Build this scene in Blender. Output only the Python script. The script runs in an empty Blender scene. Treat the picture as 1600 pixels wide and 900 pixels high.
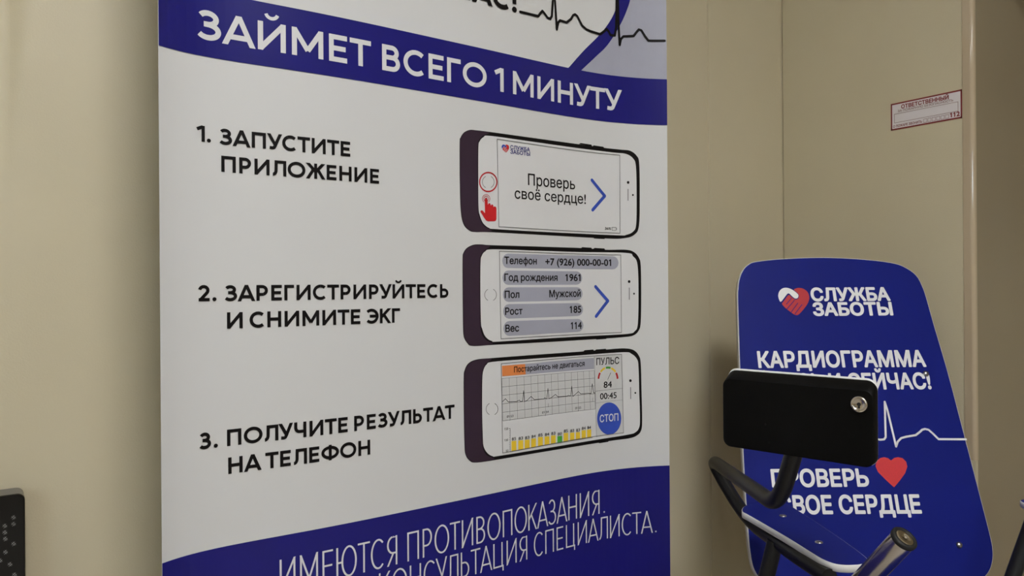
import bpy, bmesh, math, random
import numpy as np
from mathutils import Vector, Matrix
from mathutils.geometry import tessellate_polygon, delaunay_2d_cdt

# ------------------------------------------------------------------ view frame
F = 1170.0                       # focal length in pixels of the 1600 px wide frame
TH = math.radians(33.7)          # the camera looks 33.7 degrees to the right of the banner wall's normal
ROLL = 0.007
CZ = 1.15                        # eye height
HZ = 447.0                       # horizon row
ct, st = math.cos(TH), math.sin(TH)

def W(X, Y, Z):                  # metres right / ahead / above the eye -> room coordinates
    return Vector((ct*X + st*Y, -st*X + ct*Y, CZ + Z))

def ray(px, py):                 # measuring ray of the photograph, (right, ahead=1, up)
    dx, dy = px - 800.0, py - HZ
    return (dx - dy*ROLL)/F, -(dy + dx*ROLL)/F

S = bpy.context.scene
COL = S.collection
cam = bpy.data.objects.new('camera', bpy.data.cameras.new('camera'))
COL.objects.link(cam)
cam.data.lens = 36.0*F/1600.0
cam.data.sensor_width = 36.0
cam.data.clip_start = 0.02
cam.data.shift_y = -(450.0 - HZ)/1600.0
R0 = Vector((ct, -st, 0)); F0 = Vector((st, ct, 0)); U0 = Vector((0, 0, 1))
R1 = (R0 - ROLL*U0).normalized(); U1 = (U0 + ROLL*R0).normalized()
cam.matrix_world = Matrix((
    (R1.x, U1.x, -F0.x, 0), (R1.y, U1.y, -F0.y, 0), (R1.z, U1.z, -F0.z, CZ), (0, 0, 0, 1)))
S.camera = cam

# ------------------------------------------------------------------ light
S.view_settings.view_transform = 'Standard'
S.view_settings.look = 'None'
S.view_settings.gamma = 1.0
S.view_settings.use_curve_mapping = False
S.view_settings.exposure = -0.05
LAMP = 20.0                        # ceiling panels
SKY = 44.0                         # daylight behind the window
wd = bpy.data.worlds.new('daylight'); S.world = wd
wd.use_nodes = True
bg = wd.node_tree.nodes['Background']
bg.inputs[0].default_value = (0.62, 0.80, 1.0, 1); bg.inputs[1].default_value = SKY
try:
    S.cycles.max_bounces = 8; S.cycles.diffuse_bounces = 5
    S.cycles.use_denoising = True
except Exception:
    pass

# ------------------------------------------------------------------ materials
def lin(c):
    return tuple((v/12.92 if v <= 0.04045 else ((v + 0.055)/1.055)**2.4) for v in [x/255.0 for x in c])

def mat(name, rgb, rough=0.5, metal=0.0, spec=0.5, vary=0.04, scale=30.0, bump=0.0, bscale=200.0, coat=0.0, emit=None, eint=0.0):
    m = bpy.data.materials.new(name); m.use_nodes = True
    nt = m.node_tree; p = nt.nodes['Principled BSDF']
    p.inputs['Roughness'].default_value = rough
    p.inputs['Metallic'].default_value = metal
    p.inputs['Specular IOR Level'].default_value = spec
    p.inputs['Coat Weight'].default_value = coat
    p.inputs['Coat Roughness'].default_value = 0.12
    c = lin(rgb)
    tc = nt.nodes.new('ShaderNodeTexCoord')
    nz = nt.nodes.new('ShaderNodeTexNoise'); nz.inputs['Scale'].default_value = scale; nz.inputs['Detail'].default_value = 4
    nt.links.new(tc.outputs['Object'], nz.inputs['Vector'])
    rp = nt.nodes.new('ShaderNodeValToRGB')
    a = rp.color_ramp.elements[0]; b = rp.color_ramp.elements[1]
    a.position = 0.3; b.position = 0.7
    a.color = tuple(x*(1 - vary) for x in c) + (1,); b.color = tuple(min(1, x*(1 + vary)) for x in c) + (1,)
    nt.links.new(nz.outputs['Fac'], rp.inputs['Fac'])
    nt.links.new(rp.outputs['Color'], p.inputs['Base Color'])
    if bump:
        n2 = nt.nodes.new('ShaderNodeTexNoise'); n2.inputs['Scale'].default_value = bscale
        nt.links.new(tc.outputs['Object'], n2.inputs['Vector'])
        bp = nt.nodes.new('ShaderNodeBump'); bp.inputs['Strength'].default_value = bump; bp.inputs['Distance'].default_value = 0.001
        nt.links.new(n2.outputs['Fac'], bp.inputs['Height']); nt.links.new(bp.outputs['Normal'], p.inputs['Normal'])
    if emit:
        p.inputs['Emission Color'].default_value = tuple(emit) + (1,); p.inputs['Emission Strength'].default_value = eint
    return m

M = {}
M['wall'] = mat('wall_vinyl_beige', (200, 189, 161), 0.45, spec=0.35, vary=0.02, scale=6, bump=0.25, bscale=420)
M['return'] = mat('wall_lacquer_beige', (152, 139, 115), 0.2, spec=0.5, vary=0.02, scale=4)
M['trim'] = mat('trim_plastic', (190, 172, 146), 0.06, spec=1.0, vary=0.01)
M['floor'] = mat('floor_vinyl', (176, 170, 162), 0.4, vary=0.12, scale=18)
M['ceiling'] = mat('ceiling_tile', (225, 225, 220), 0.9, vary=0.02)
M['frame'] = mat('window_plastic', (235, 235, 235), 0.35)
M['lamp'] = mat('lamp_diffuser', (245, 245, 240), 0.6, emit=(1.0, 0.99, 0.975), eint=LAMP*1.0)
M['lamp2'] = mat('lamp_diffuser_dim', (245, 245, 240), 0.6, emit=(1.0, 0.99, 0.975), eint=LAMP*.6)
M['lamp3'] = mat('lamp_diffuser_middle', (245, 245, 240), 0.6, emit=(1.0, 0.99, 0.975), eint=LAMP*2.3)
M['glass'] = bpy.data.materials.new('window_glass'); M['glass'].use_nodes = True
_n = M['glass'].node_tree; _p = _n.nodes['Principled BSDF']
_p.inputs['Transmission Weight'].default_value = 1.0; _p.inputs['Roughness'].default_value = 0.0; _p.inputs['IOR'].default_value = 1.02
M['vinyl'] = mat('banner_vinyl', (207, 207, 207), 0.36, spec=0.45, vary=0.006, scale=8)
M['pblue'] = mat('print_blue', (27, 25, 106), 0.3, spec=0.3, vary=0.03, scale=8)
M['pwhite'] = mat('print_white', (212, 212, 213), 0.38, spec=0.4, vary=0.006)
M['pblack'] = mat('print_black', (14, 12, 14), 0.4, spec=0.2, vary=0.05)
M['pplum'] = mat('print_plum', (54, 40, 53), 0.4, spec=0.2, vary=0.05)
M['pgrey'] = mat('print_lilac_grey', (160, 161, 174), 0.38, spec=0.4, vary=0.02)
M['pline'] = mat('print_line_grey', (98, 98, 98), 0.4, spec=0.3)
M['ppale'] = mat('print_pale_grey', (200, 200, 200), 0.4, spec=0.3, vary=0.01)
M['parrow'] = mat('print_arrow_blue', (52, 76, 168), 0.36, spec=0.4)
M['pred'] = mat('print_red', (186, 30, 36), 0.38, spec=0.4)
M['porange'] = mat('print_orange', (214, 128, 72), 0.38, spec=0.4)
M['pyellow'] = mat('print_yellow', (228, 192, 52), 0.38, spec=0.4)
M['pgreen'] = mat('print_green', (72, 158, 56), 0.38, spec=0.4)
M['alu'] = mat('brushed_aluminium', (178, 178, 180), 0.32, metal=1.0)
M['laminate'] = mat('blue_laminate', (22, 31, 116), 0.45, spec=0.10, vary=0.03, scale=10, bump=0.15, bscale=600)
M['edge'] = mat('white_board_edge', (226, 226, 226), 0.5)
M['bwhite'] = mat('lettering_white', (236, 236, 238), 0.5, vary=0.01)
M['bred'] = mat('heart_red', (205, 48, 52), 0.5, vary=0.12, scale=900)
M['lred'] = mat('emblem_red', (178, 22, 32), 0.5)
M['black'] = mat('black_powder_coat', (16, 16, 17), 0.42, spec=0.4, bump=0.2, bscale=900)
M['case'] = mat('black_housing', (5, 5, 5), 0.55, spec=0.12)
M['chrome'] = mat('polished_steel', (206, 198, 188), 0.2, metal=1.0, vary=0.01)
M['steel'] = mat('zinc_bolt', (170, 170, 172), 0.3, metal=1.0)
M['rubber'] = mat('black_rubber', (20, 20, 20), 0.6)
M['paper'] = mat('sticker_film', (222, 216, 218), 0.5, vary=0.01)
M['maroon'] = mat('sticker_maroon', (128, 48, 48), 0.5)
M['maroon2'] = mat('sticker_small_print', (150, 120, 116), 0.5)
M['dark'] = mat('black_gloss_panel', (7, 7, 8), 0.3, spec=0.4)
M['grey'] = mat('grey_plastic', (92, 92, 92), 0.3)
M['mark'] = mat('mark_white', (150, 150, 150), 0.5)

# ------------------------------------------------------------------ mesh helpers
class MB:
    def __init__(s): s.v = []; s.f = []; s.m = []; s.mats = []; s.smooth = []
    def mi(s, m):
        if m not in s.mats: s.mats.append(m)
        return s.mats.index(m)
    def add(s, vs, fs, m, smooth=False):
        k = len(s.v); i = s.mi(m)
        s.v += [Vector(v) for v in vs]
        for f in fs: s.f.append([k + a for a in f]); s.m.append(i); s.smooth.append(smooth)
        return s
    def box(s, a, b, m):
        (x0, y0, z0), (x1, y1, z1) = a, b
        vs = [(x0,y0,z0),(x1,y0,z0),(x1,y1,z0),(x0,y1,z0),(x0,y0,z1),(x1,y0,z1),(x1,y1,z1),(x0,y1,z1)]
        return s.add(vs, [(0,3,2,1),(4,5,6,7),(0,1,5,4),(1,2,6,5),(2,3,7,6),(3,0,4,7)], m)

ORIG = {}
def obj(name, mb, parent=None, label=None, bevel=0.0):
    o0 = ORIG[parent.name] if parent else Vector((0, 0, 0))
    me = bpy.data.meshes.new(name)
    me.from_pydata([v - o0 for v in mb.v], [], mb.f)
    for m in mb.mats: me.materials.append(M[m])
    me.polygons.foreach_set('material_index', mb.m)
    me.polygons.foreach_set('use_smooth', mb.smooth)
    me.update()
    o = bpy.data.objects.new(name, me); COL.objects.link(o)
    if parent: o.parent = parent
    ORIG[o.name] = o0
    if label: o['label'] = label
    if bevel:
        b = o.modifiers.new('bevel', 'BEVEL'); b.width = bevel; b.segments = 3; b.limit_method = 'ANGLE'
    return o

def thing(name, label, cat, loc, group=None):
    o = bpy.data.objects.new(name, None); COL.objects.link(o)
    o.location = loc; o.empty_display_size = 0.1
    o['label'] = label; o['category'] = cat
    if group: o['group'] = group
    ORIG[o.name] = Vector(loc)
    return o

def struct(name, mb, bevel=0.0):
    o = obj(name, mb, bevel=bevel); o['kind'] = 'structure'; return o

def catmull(pts, n=6, closed=False):
    P = [Vector(p) for p in pts]; N = len(P); out = []
    for i in range(N if closed else N - 1):
        g = lambda k: P[k % N] if closed else P[max(0, min(N - 1, k))]
        p0, p1, p2, p3 = g(i-1), g(i), g(i+1), g(i+2)
        for k in range(n):
            t = k/n
            out.append(0.5*((2*p1) + (p2-p0)*t + (2*p0-5*p1+4*p2-p3)*t*t + (3*p1-p0-3*p2+p3)*t**3))
    if not closed: out.append(P[-1])
    return out

def rounded(pts, r, n=6):        # polyline with filleted corners
    P = [Vector(p) for p in pts]; out = [P[0]]
    for i in range(1, len(P) - 1):
        a, b, c = P[i-1], P[i], P[i+1]
        rr = r[i-1] if isinstance(r, (list, tuple)) else r
        da, dc = (a - b), (c - b)
        t = min(rr, da.length*0.49, dc.length*0.49)
        A, C = b + da.normalized()*t, b + dc.normalized()*t
        for k in range(n + 1):
            q = k/n
            out.append(A*(1-q)**2 + b*2*q*(1-q) + C*q*q)
    out.append(P[-1]); return out

def sweep(mb, path, rad, m, seg=20):
    P = [Vector(p) for p in path]
    T = []
    for i in range(len(P)):
        T.append((P[min(i+1, len(P)-1)] - P[max(i-1, 0)]).normalized())
    up = Vector((0, 0, 1)) if abs(T[0].z) < 0.9 else Vector((1, 0, 0))
    nrm = (up - T[0]*up.dot(T[0])).normalized()
    vs = []; fs = []
    for i, p in enumerate(P):
        nrm = (nrm - T[i]*nrm.dot(T[i])).normalized(); bn = T[i].cross(nrm)
        r = rad[i] if isinstance(rad, (list, tuple)) else rad
        for k in range(seg):
            a = 2*math.pi*k/seg
            vs.append(p + (nrm*math.cos(a) + bn*math.sin(a))*r)
    for i in range(len(P) - 1):
        for k in range(seg):
            a = i*seg + k; b = i*seg + (k+1) % seg
            fs.append((a, b, b + seg, a + seg))
    mb.add(vs, fs, m, True)
    mb.add(vs[:seg], [tuple(range(seg))[::-1]], m); mb.add(vs[-seg:], [tuple(range(seg))], m)
    return mb

def lathe(mb, base, axis, prof, m, seg=28):   # prof = [(radius, height along axis)]
    ax = Vector(axis).normalized(); up = Vector((0, 0, 1)) if abs(ax.z) < 0.9 else Vector((1, 0, 0))
    n = (up - ax*up.dot(ax)).normalized(); b = ax.cross(n); base = Vector(base)
    vs = []; fs = []
    for r, h in prof:
        for k in range(seg):
            a = 2*math.pi*k/seg
            vs.append(base + ax*h + (n*math.cos(a) + b*math.sin(a))*max(r, 1e-5))
    for i in range(len(prof) - 1):
        for k in range(seg):
            p = i*seg + k; q = i*seg + (k+1) % seg
            fs.append((p, q, q + seg, p + seg))
    mb.add(vs, fs, m, True); return mb

# flat graphics: lists of 2-D triangles -------------------------------------------------
def poly2(pts):
    P = [Vector((p[0], p[1], 0)) for p in pts]
    return [(p.x, p.y) for p in P], [tuple(t) for t in tessellate_polygon([P])]

def stroke2(pts, w, closed=False, caps=True):
    P = [Vector((p[0], p[1])) for p in pts]
    V = []; T = []
    n = len(P)
    for i in range(n if closed else n - 1):
        a, b = P[i], P[(i+1) % n]
        d = b - a
        if d.length < 1e-9: continue
        d.normalize(); o = Vector((-d.y, d.x))*w/2
        k = len(V); V += [a+o, a-o, b-o, b+o]; T += [(k, k+1, k+2), (k, k+2, k+3)]
    for i in range(n):
        if not caps and not closed and i in (0, n-1): continue
        k = len(V); V.append(P[i])
        for q in range(10):
            an = 2*math.pi*q/10; V.append(P[i] + Vector((math.cos(an), math.sin(an)))*w/2)
        T += [(k, k+1+q, k+1+(q+1) % 10) for q in range(10)]
    return [(v.x, v.y) for v in V], T

def ell(cx, cy, rx, ry, a0=0, a1=360, n=28):
    full = abs(a1 - a0) >= 359.9
    return [(cx + rx*math.cos(math.radians(a0 + (a1-a0)*k/n)), cy + ry*math.sin(math.radians(a0 + (a1-a0)*k/n))) for k in range(n if full else n+1)]

_tc = {}
def text2(s, weight=0.0, space=1.0):
    key = (s, weight, space)
    if key in _tc: return _tc[key]
    cu = bpy.data.curves.new('t', 'FONT'); cu.body = s; cu.size = 1.0
    cu.resolution_u = 4; cu.space_character = space
    cu.fill_mode = 'NONE'
    ob = bpy.data.objects.new('t', cu); COL.objects.link(ob)
    dg = bpy.context.evaluated_depsgraph_get(); dg.update()
    me = bpy.data.meshes.new_from_object(ob.evaluated_get(dg))
    nb = {}
    for e in me.edges:
        i, j = e.vertices; nb.setdefault(i, []).append(j); nb.setdefault(j, []).append(i)
    seen = set(); loops = []
    for i in sorted(nb):
        if i in seen: continue
        lp = [i]; seen.add(i); cur = i
        while True:
            nx = [j for j in nb[cur] if j not in seen]
            if not nx: break
            # follow the drawing direction of the contour
            cur = min(nx) if len(lp) == 1 else nx[0]; seen.add(cur); lp.append(cur)
        loops.append([(me.vertices[j].co.x, me.vertices[j].co.y) for j in lp])
    bpy.data.objects.remove(ob); bpy.data.curves.remove(cu); bpy.data.meshes.remove(me)
    ar = lambda P: sum(P[i][0]*P[(i+1) % len(P)][1] - P[(i+1) % len(P)][0]*P[i][1] for i in range(len(P)))/2
    def inside(q, P):
        r = False
        for i in range(len(P)):
            (ax, ay), (bx_, by_) = P[i], P[i-1]
            if (ay > q[1]) != (by_ > q[1]) and q[0] < (bx_ - ax)*(q[1] - ay)/(by_ - ay) + ax: r = not r
        return r
    if '1' in s:                       # give the plain numeral one its flag
        for P in list(loops):
            ys = [q[1] for q in P]; xs_1 = [q[0] for q in P]
            if len(P) == 4 and abs(min(ys)) < .002 and max(ys) > .66 and max(xs_1) - min(xs_1) < .12:
                x0 = min(xs_1); fl = [(x0 + .03, .682), (x0 - .12, .585), (x0 - .12, .49), (x0 + .03, .59)]
                loops.append(fl if (ar(fl) > 0) == (ar(P) > 0) else fl[::-1])
    sg = 1 if ar(max(loops, key=lambda P: abs(ar(P)))) > 0 else -1
    outs = [P for P in loops if ar(P)*sg > 0]; holes = [P for P in loops if ar(P)*sg <= 0]
    allp = [q for P in loops for q in P]; ed = []; k = 0
    for P in loops:
        ed += [(k + i, k + (i+1) % len(P)) for i in range(len(P))]; k += len(P)
    cd = delaunay_2d_cdt([Vector(q) for q in allp], ed, [], 0, 1e-7)
    V = [tuple(v) for v in cd[0]]; T = []
    for f in cd[2]:
        c = (sum(V[i][0] for i in f)/3, sum(V[i][1] for i in f)/3)
        if sum((1 if ar(P) > 0 else -1) for P in loops if inside(c, P)) != 0: T.append(tuple(f))
    nT = len(T)
    if weight > 0:
        for P in outs + holes:
            for i in range(len(P)):
                A, Bv = Vector(P[i]), Vector(P[(i+1) % len(P)]); d = Bv - A
                if d.length < 1e-7: continue
                d.normalize(); o = Vector((-d.y, d.x))*weight; d = d*weight*.45; k = len(V)
                V += [tuple(A - d + o), tuple(A - d - o), tuple(Bv + d - o), tuple(Bv + d + o)]; T += [(k, k+1, k+2), (k, k+2, k+3)]
    x0 = min(v[0] for v in V); x1 = max(v[0] for v in V)
    V = [((x - x0)/(x1 - x0), y/0.682) for x, y in V]      # unit width, unit cap height
    _tc[key] = (V, T, nT); return _tc[key]

# a geometric sans alphabet drawn with strokes: x in cap heights, y from 0 to 1
def arc(cx, cy, rx, ry, a0, a1, n=22):
    return [(cx + rx*math.cos(math.radians(a0 + (a1-a0)*k/n)), cy + ry*math.sin(math.radians(a0 + (a1-a0)*k/n))) for k in range(n+1)]
GW = {'А':.98,'Б':.70,'В':.68,'Г':.58,'Д':.9,'Е':.62,'З':.68,'И':.86,'Й':.86,'К':.74,'Л':.84,'М':1.02,'Н':.80,'О':1.06,'П':.80,'Р':.66,'С':.86,'Т':.76,'У':.84,'Ф':1.12,'Ч':.74,'Ж':1.16,'Ь':.66,'Э':.86,'Ю':1.24,'Я':.68,'Ц':.86,'1':.40,'2':.64,'3':.66,'.':.17,'!':.18,' ':.24}
GB = {'А':-.02,'Г':.05,'Т':.0,'У':-.02,'Л':.04,'З':.05,'К':.05,'Ж':.01,'О':.04,'С':.04,'Э':.04,'Ф':.03,'Ю':.05,'1':.04,' ':0}
def glyph(c, W, w):
    h = w/2; L, R, T, D = h, W - h, 1 - h, h; s = []
    def st(*p, clip=True): s.append((list(p), clip))
    if c == 'А':
        st((h*1.05, 0), (W/2, 1)); st((W/2, 1), (W - h*1.05, 0)); y = .27; st((W*.5 - (.5*W-h)*(1-y), y), (W*.5 + (.5*W-h)*(1-y), y))
    elif c in 'БВЬР':
        st((L, 0), (L, 1))
        ru = (T - .53)/2 if c == 'В' else (T - .40)/2; rl = (.53 - D)/2
        if c in 'ВР':
            y0 = .53 if c == 'В' else .40; rx = min(ru*1.05, W*.5); cx = (W*.93 if c == 'В' else W) - h - rx
            st(*([(L, T), (cx, T)] + arc(cx, (T + y0)/2, rx, (T - y0)/2, 90, -90) + [(L, y0)]))
        if c in 'ВБЬ':
            y1 = .53 if c == 'В' else .58; rx = min((y1 - D)/2*1.05, W*.5); cx = W - h - rx
            st(*([(L, y1), (cx, y1)] + arc(cx, (y1 + D)/2, rx, (y1 - D)/2, 90, -90) + [(L, D)]))
        if c == 'Б': st((0, T), (W*.92, T))
    elif c == 'Г': st((L, 0), (L, 1)); st((0, T), (W, T))
    elif c == 'Е': st((L, 0), (L, 1)); st((0, T), (W, T)); st((0, .5), (W*.92, .5)); st((0, D), (W, D))
    elif c in 'З3':
        ym = .53; cx = W*.44
        st(*(arc(cx, (T + ym)/2, W*.42 - h*.6, (T - ym)/2, 152, -90) + [(W*.26, ym)]))
        st(*([(W*.26, ym)] + arc(cx, (ym + D)/2, W - h - cx, (ym - D)/2, 90, -148)))
    elif c in 'ИЙ':
        st((L, 0), (L, 1)); st((R, 0), (R, 1)); st((L, D*.6), (R, 1 - D*.6))
        if c == 'Й': s.append((arc(W/2, 1.35, .21*min(1, W/.8), .21, 198, 342), 'thin'))
    elif c == 'К': st((L, 0), (L, 1)); st((R + h*.1, 1), (L, .40)); st((W*.38, .58), (R + h*.1, 0))
    elif c == 'Л': st((R, 0), (R, 1)); st((W*.26, T), (W, T)); st(*([(W*.30, 1), (W*.29, .55)] + arc(W*.06, .36, W*.225, .36 - D, 0, -90)))
    elif c == 'М': st((L, 0), (L, 1)); st((R, 0), (R, 1)); st((L, 1 - D*.5), (W/2, .22)); st((W/2, .22), (R, 1 - D*.5))
    elif c == 'Н': st((L, 0), (L, 1)); st((R, 0), (R, 1)); st((L, .51), (R, .51))
    elif c == 'О': s.append((arc(W/2, .5, W/2 - h, .5 - h + .012, 0, 360, 44), True))
    elif c == 'П': st((L, 0), (L, 1)); st((R, 0), (R, 1)); st((L, T), (R, T))
    elif c == 'С': st(*arc(W*.56, .5, W*.56 - h, .5 - h + .01, 48, 312, 32))
    elif c == 'Э': st(*arc(W*.44, .5, W*.56 - h, .5 - h + .01, 135, -135, 32)); st((W*.3, .5), (R, .5))
    elif c == 'Т': st((0, T), (W, T)); st((W/2, 0), (W/2, 1))
    elif c == 'У': st((h, 1), (W*.54, .30)); st(*([(R, 1), (W*.52, .22)] + arc(W*.33, .20, W*.17, .20 - D, -10, -100, 8) + [(W*.16, D*1.15)]))
    elif c == 'Ф': st((W/2, 0), (W/2, 1)); s.append((arc(W/2, .5, W/2 - h, .33, 0, 360, 40), True))
    elif c == 'Ч': st((R, 0), (R, 1)); st(*([(L, 1), (L, .68)] + arc(L + W*.28, .66, W*.28, .26, 180, 270, 10) + [(R, .40)]))
    elif c == 'Ж': st((W/2, 0), (W/2, 1)); st((h*1.2, 1), (W/2, .46)); st((W*.36, .56), (h*1.0, 0)); st((W - h*1.2, 1), (W/2, .46)); st((W*.64, .56), (W - h, 0))
    elif c == 'Ю': st((L, 0), (L, 1)); rx = (W - .30*W/1.24*1.0)/2; cx = W - rx; s.append((arc(cx, .5, rx - h, .5 - h + .012, 0, 360, 44), True)); st((L, .5), (cx - rx + h, .5))
    elif c == 'Я':
        y0 = .42; rx = min((T - y0)/2*1.05, W*.5); cx = h + rx
        st((R, 0), (R, 1)); st(*([(R, T), (cx, T)] + arc(cx, (T + y0)/2, rx, (T - y0)/2, 90, 270) + [(R, y0)])); st((W*.62, y0), (h*1.1, 0))
    elif c == 'Ц': r2 = R - .09*W; st((L, 0), (L, 1)); st((r2, 0), (r2, 1)); st((L, D), (W, D)); st((W - h, D), (W - h, -.17), clip=False)
    elif c == '1': st((R, 0), (R, 1)); st((0, .765), (R, .95))
    elif c == '2': st(*(arc(W*.47, T - .235, W*.47 - h + .03, .235, 168, -28) + [(h*1.2, D)])); st((0, D), (W, D))
    elif c in '.!':
        s.append((arc(W/2, W*.5, .001, .001, 0, 360, 4), 'dot'))
        if c == '!': st((W/2, .40), (W/2, 1))
    return s
def clip_y(P, y, keep_below):
    out = []
    for i in range(len(P)):
        a, b = P[i], P[(i+1) % len(P)]
        ia = (a[1] <= y) == keep_below or a[1] == y; ib = (b[1] <= y) == keep_below or b[1] == y
        if ia: out.append(a)
        if ia != ib:
            t = (y - a[1])/(b[1] - a[1]); out.append((a[0] + (b[0]-a[0])*t, y))
    return out
def stroke_glyph(c, W, w):
    polys = []
    for pts, clip in glyph(c, W, w):
        if clip == 'dot':
            polys.append([(W/2 + w*.62*math.cos(2*math.pi*k/18), w*.6 + w*.62*math.sin(2*math.pi*k/18)) for k in range(18)]); continue
        ww = w*.66 if clip == 'thin' else w
        if clip == 'thin': clip = False
        P = [Vector(p) for p in pts]; closed = (P[0] - P[-1]).length < 1e-6
        if closed: P = P[:-1]
        n = len(P)
        def seg(i): d = P[(i+1) % n] - P[i]; return d.normalized() if d.length > 1e-9 else Vector((1, 0))
        if not closed and clip:                      # slanted ends run past the cap lines and are cut there
            for i, j in ((0, 1), (n-1, n-2)):
                d = (P[i] - P[j]).normalized()
                if abs(d.y) > .3 and abs(d.x) > .05 and (P[i].y > .97 or P[i].y < .03): P[i] = P[i] + d*w
        off = []
        for i in range(n):
            if closed: d0, d1 = seg((i-1) % n), seg(i)
            else: d0 = seg(max(i-1, 0)); d1 = seg(min(i, n-2))
            m = (d0 + d1)
            m = m.normalized() if m.length > 1e-6 else d1
            q = max(.5, m.dot(d1)); off.append(Vector((-m.y, m.x))*(ww/2/q))
        for i in range(n if closed else n - 1):
            j = (i+1) % n
            q = [tuple(P[i] + off[i]), tuple(P[i] - off[i]), tuple(P[j] - off[j]), tuple(P[j] + off[j])]
            if clip:
                q = clip_y(q, 1.012, True); q = clip_y(q, -.012, False) if q else q
            if len(q) >= 3: polys.append(q)
    return polys

def pix(origin, scale):
    return lambda x, y: (origin[0] + x/scale, origin[1] + y/scale)

def put_line(sh, body, l, r, cap, m, h, w, parent, name, sbk=1.0, spw=.24):
    """one printed line in the stroke alphabet, one part per word"""
    a, b = sh.inv(*l), sh.inv(*r); hg = sh.inv(l[0], l[1] - cap)[1] - a[1]; y0 = (a[1] + b[1])/2
    adv = []; x = 0.0
    for i, c in enumerate(body):
        sb = GB.get(c, .095)*sbk; x += sb if i else 0
        adv.append(x); x += (spw if c == ' ' else GW[c]) + (sb if i < len(body) - 1 else 0)
    k = (b[0] - a[0])/(hg*x); made = []; lift = 0.0      # strokes lie a few microns over one another
    mb = MB()
    for i, c in enumerate(body + ' '):
        if c == ' ':
            if mb.v: made.append(obj(name, mb, parent))
            mb = MB(); continue
        for q in stroke_glyph(c, GW[c]*(k if c not in '.' else 1), w):
            V = [(a[0] + (adv[i]*k + px)*hg, y0 + py*hg) for px, py in q]
            sh.lay(mb, V, [tuple(range(len(V)))], m, h + lift); lift = (lift + 9e-6) % 1.6e-4
    return made

class Sheet:
    """prints 2-D shapes on a surface: inv maps a measured point to surface metres, put maps surface metres to the room"""
    def __init__(s, inv, put, cut=None): s.inv, s.put, s.cut = inv, put, cut
    def lay(s, mb, V, T, m, h):
        if s.cut:
            bm = bmesh.new(); vs = [bm.verts.new((x, y, 0)) for x, y in V]
            for t in T:
                try: bm.faces.new([vs[i] for i in t])
                except ValueError: pass
            xs = [v[0] for v in V]; x = math.floor(min(xs)/s.cut)*s.cut + s.cut
            while x < max(xs):
                bmesh.ops.bisect_plane(bm, geom=bm.verts[:] + bm.edges[:] + bm.faces[:], plane_co=(x, 0, 0), plane_no=(1, 0, 0))
                x += s.cut
            bm.verts.index_update()
            V = [(v.co.x, v.co.y) for v in bm.verts]; T = [tuple(v.index for v in f.verts) for f in bm.faces]
            bm.free()
        mb.add([s.put(x, y, h) for x, y in V], [], m)
        k = len(mb.v) - len(V); i = mb.mi(m)
        for t in T:                                     # keep every face turned to the viewer
            a = sum((V[t[j]][0]*V[t[(j+1) % len(t)]][1] - V[t[(j+1) % len(t)]][0]*V[t[j]][1]) for j in range(len(t)))
            tt = t if a > 0 else t[::-1]
            mb.f.append([k + q for q in tt]); mb.m.append(i); mb.smooth.append(False)
    def lay_text(s, mb, V, T, nT, m, h):
        for g in range(4):                              # fill, then the outline strokes in three thin layers
            tt = T[:nT] if g == 0 else [t for i, t in enumerate(T[nT:]) if (i//2) % 3 == g - 1]
            if not tt: continue
            use = sorted({i for t in tt for i in t}); ix = {v: k for k, v in enumerate(use)}
            s.lay(mb, [V[i] for i in use], [tuple(ix[i] for i in t) for t in tt], m, h + g*1.5e-5)
    def poly(s, mb, pts, m, h): s.lay(mb, *poly2([s.inv(*p) for p in pts]), m, h)
    def stroke(s, mb, pts, wpx, m, h, closed=False, caps=True):
        a = s.inv(*pts[0]); b = s.inv(pts[0][0] + 1, pts[0][1]); c = s.inv(pts[0][0], pts[0][1] + 1)
        k = abs(c[1] - a[1])
        s.lay(mb, *stroke2([s.inv(*p) for p in pts], wpx*k, closed, caps), m, h)
    def text(s, mb, body, l, r, cap, m, h, weight=0.0, space=1.0):
        V, T, nT = text2(body, weight, space)
        a, b = s.inv(*l), s.inv(*r)
        hgt = s.inv(l[0], l[1] - cap)[1] - a[1]
        y0 = (a[1] + b[1])/2
        s.lay_text(mb, [(a[0] + x*(b[0]-a[0]), y0 + y*hgt) for x, y in V], T, nT, m, h)

# ------------------------------------------------------------------ the room
YB, XR, YC = 1.23, 1.67, 0.765       # wall behind the banner, sticker wall, outer corner
X0, X1, Y0, ZC = -3.6, 3.0, -3.2, 2.6
def on_y(px, py, y):                  # point of the plane y = const
    t, v = ray(px, py); d = y/(-st*t + ct)
    return Vector((ct*t*d + st*d, y, CZ + v*d))
def on_x(px, py, x):
    t, v = ray(px, py); d = x/(ct*t + st)
    return Vector((x, -st*t*d + ct*d, CZ + v*d))

struct('floor', MB().box((X0 - .2, Y0 - .2, -.1), (X1 + .2, YB + .2, 0), 'floor'))
struct('ceiling', MB().box((X0 - .2, Y0 - .2, ZC), (X1 + .2, YB + .2, ZC + .1), 'ceiling'))

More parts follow.
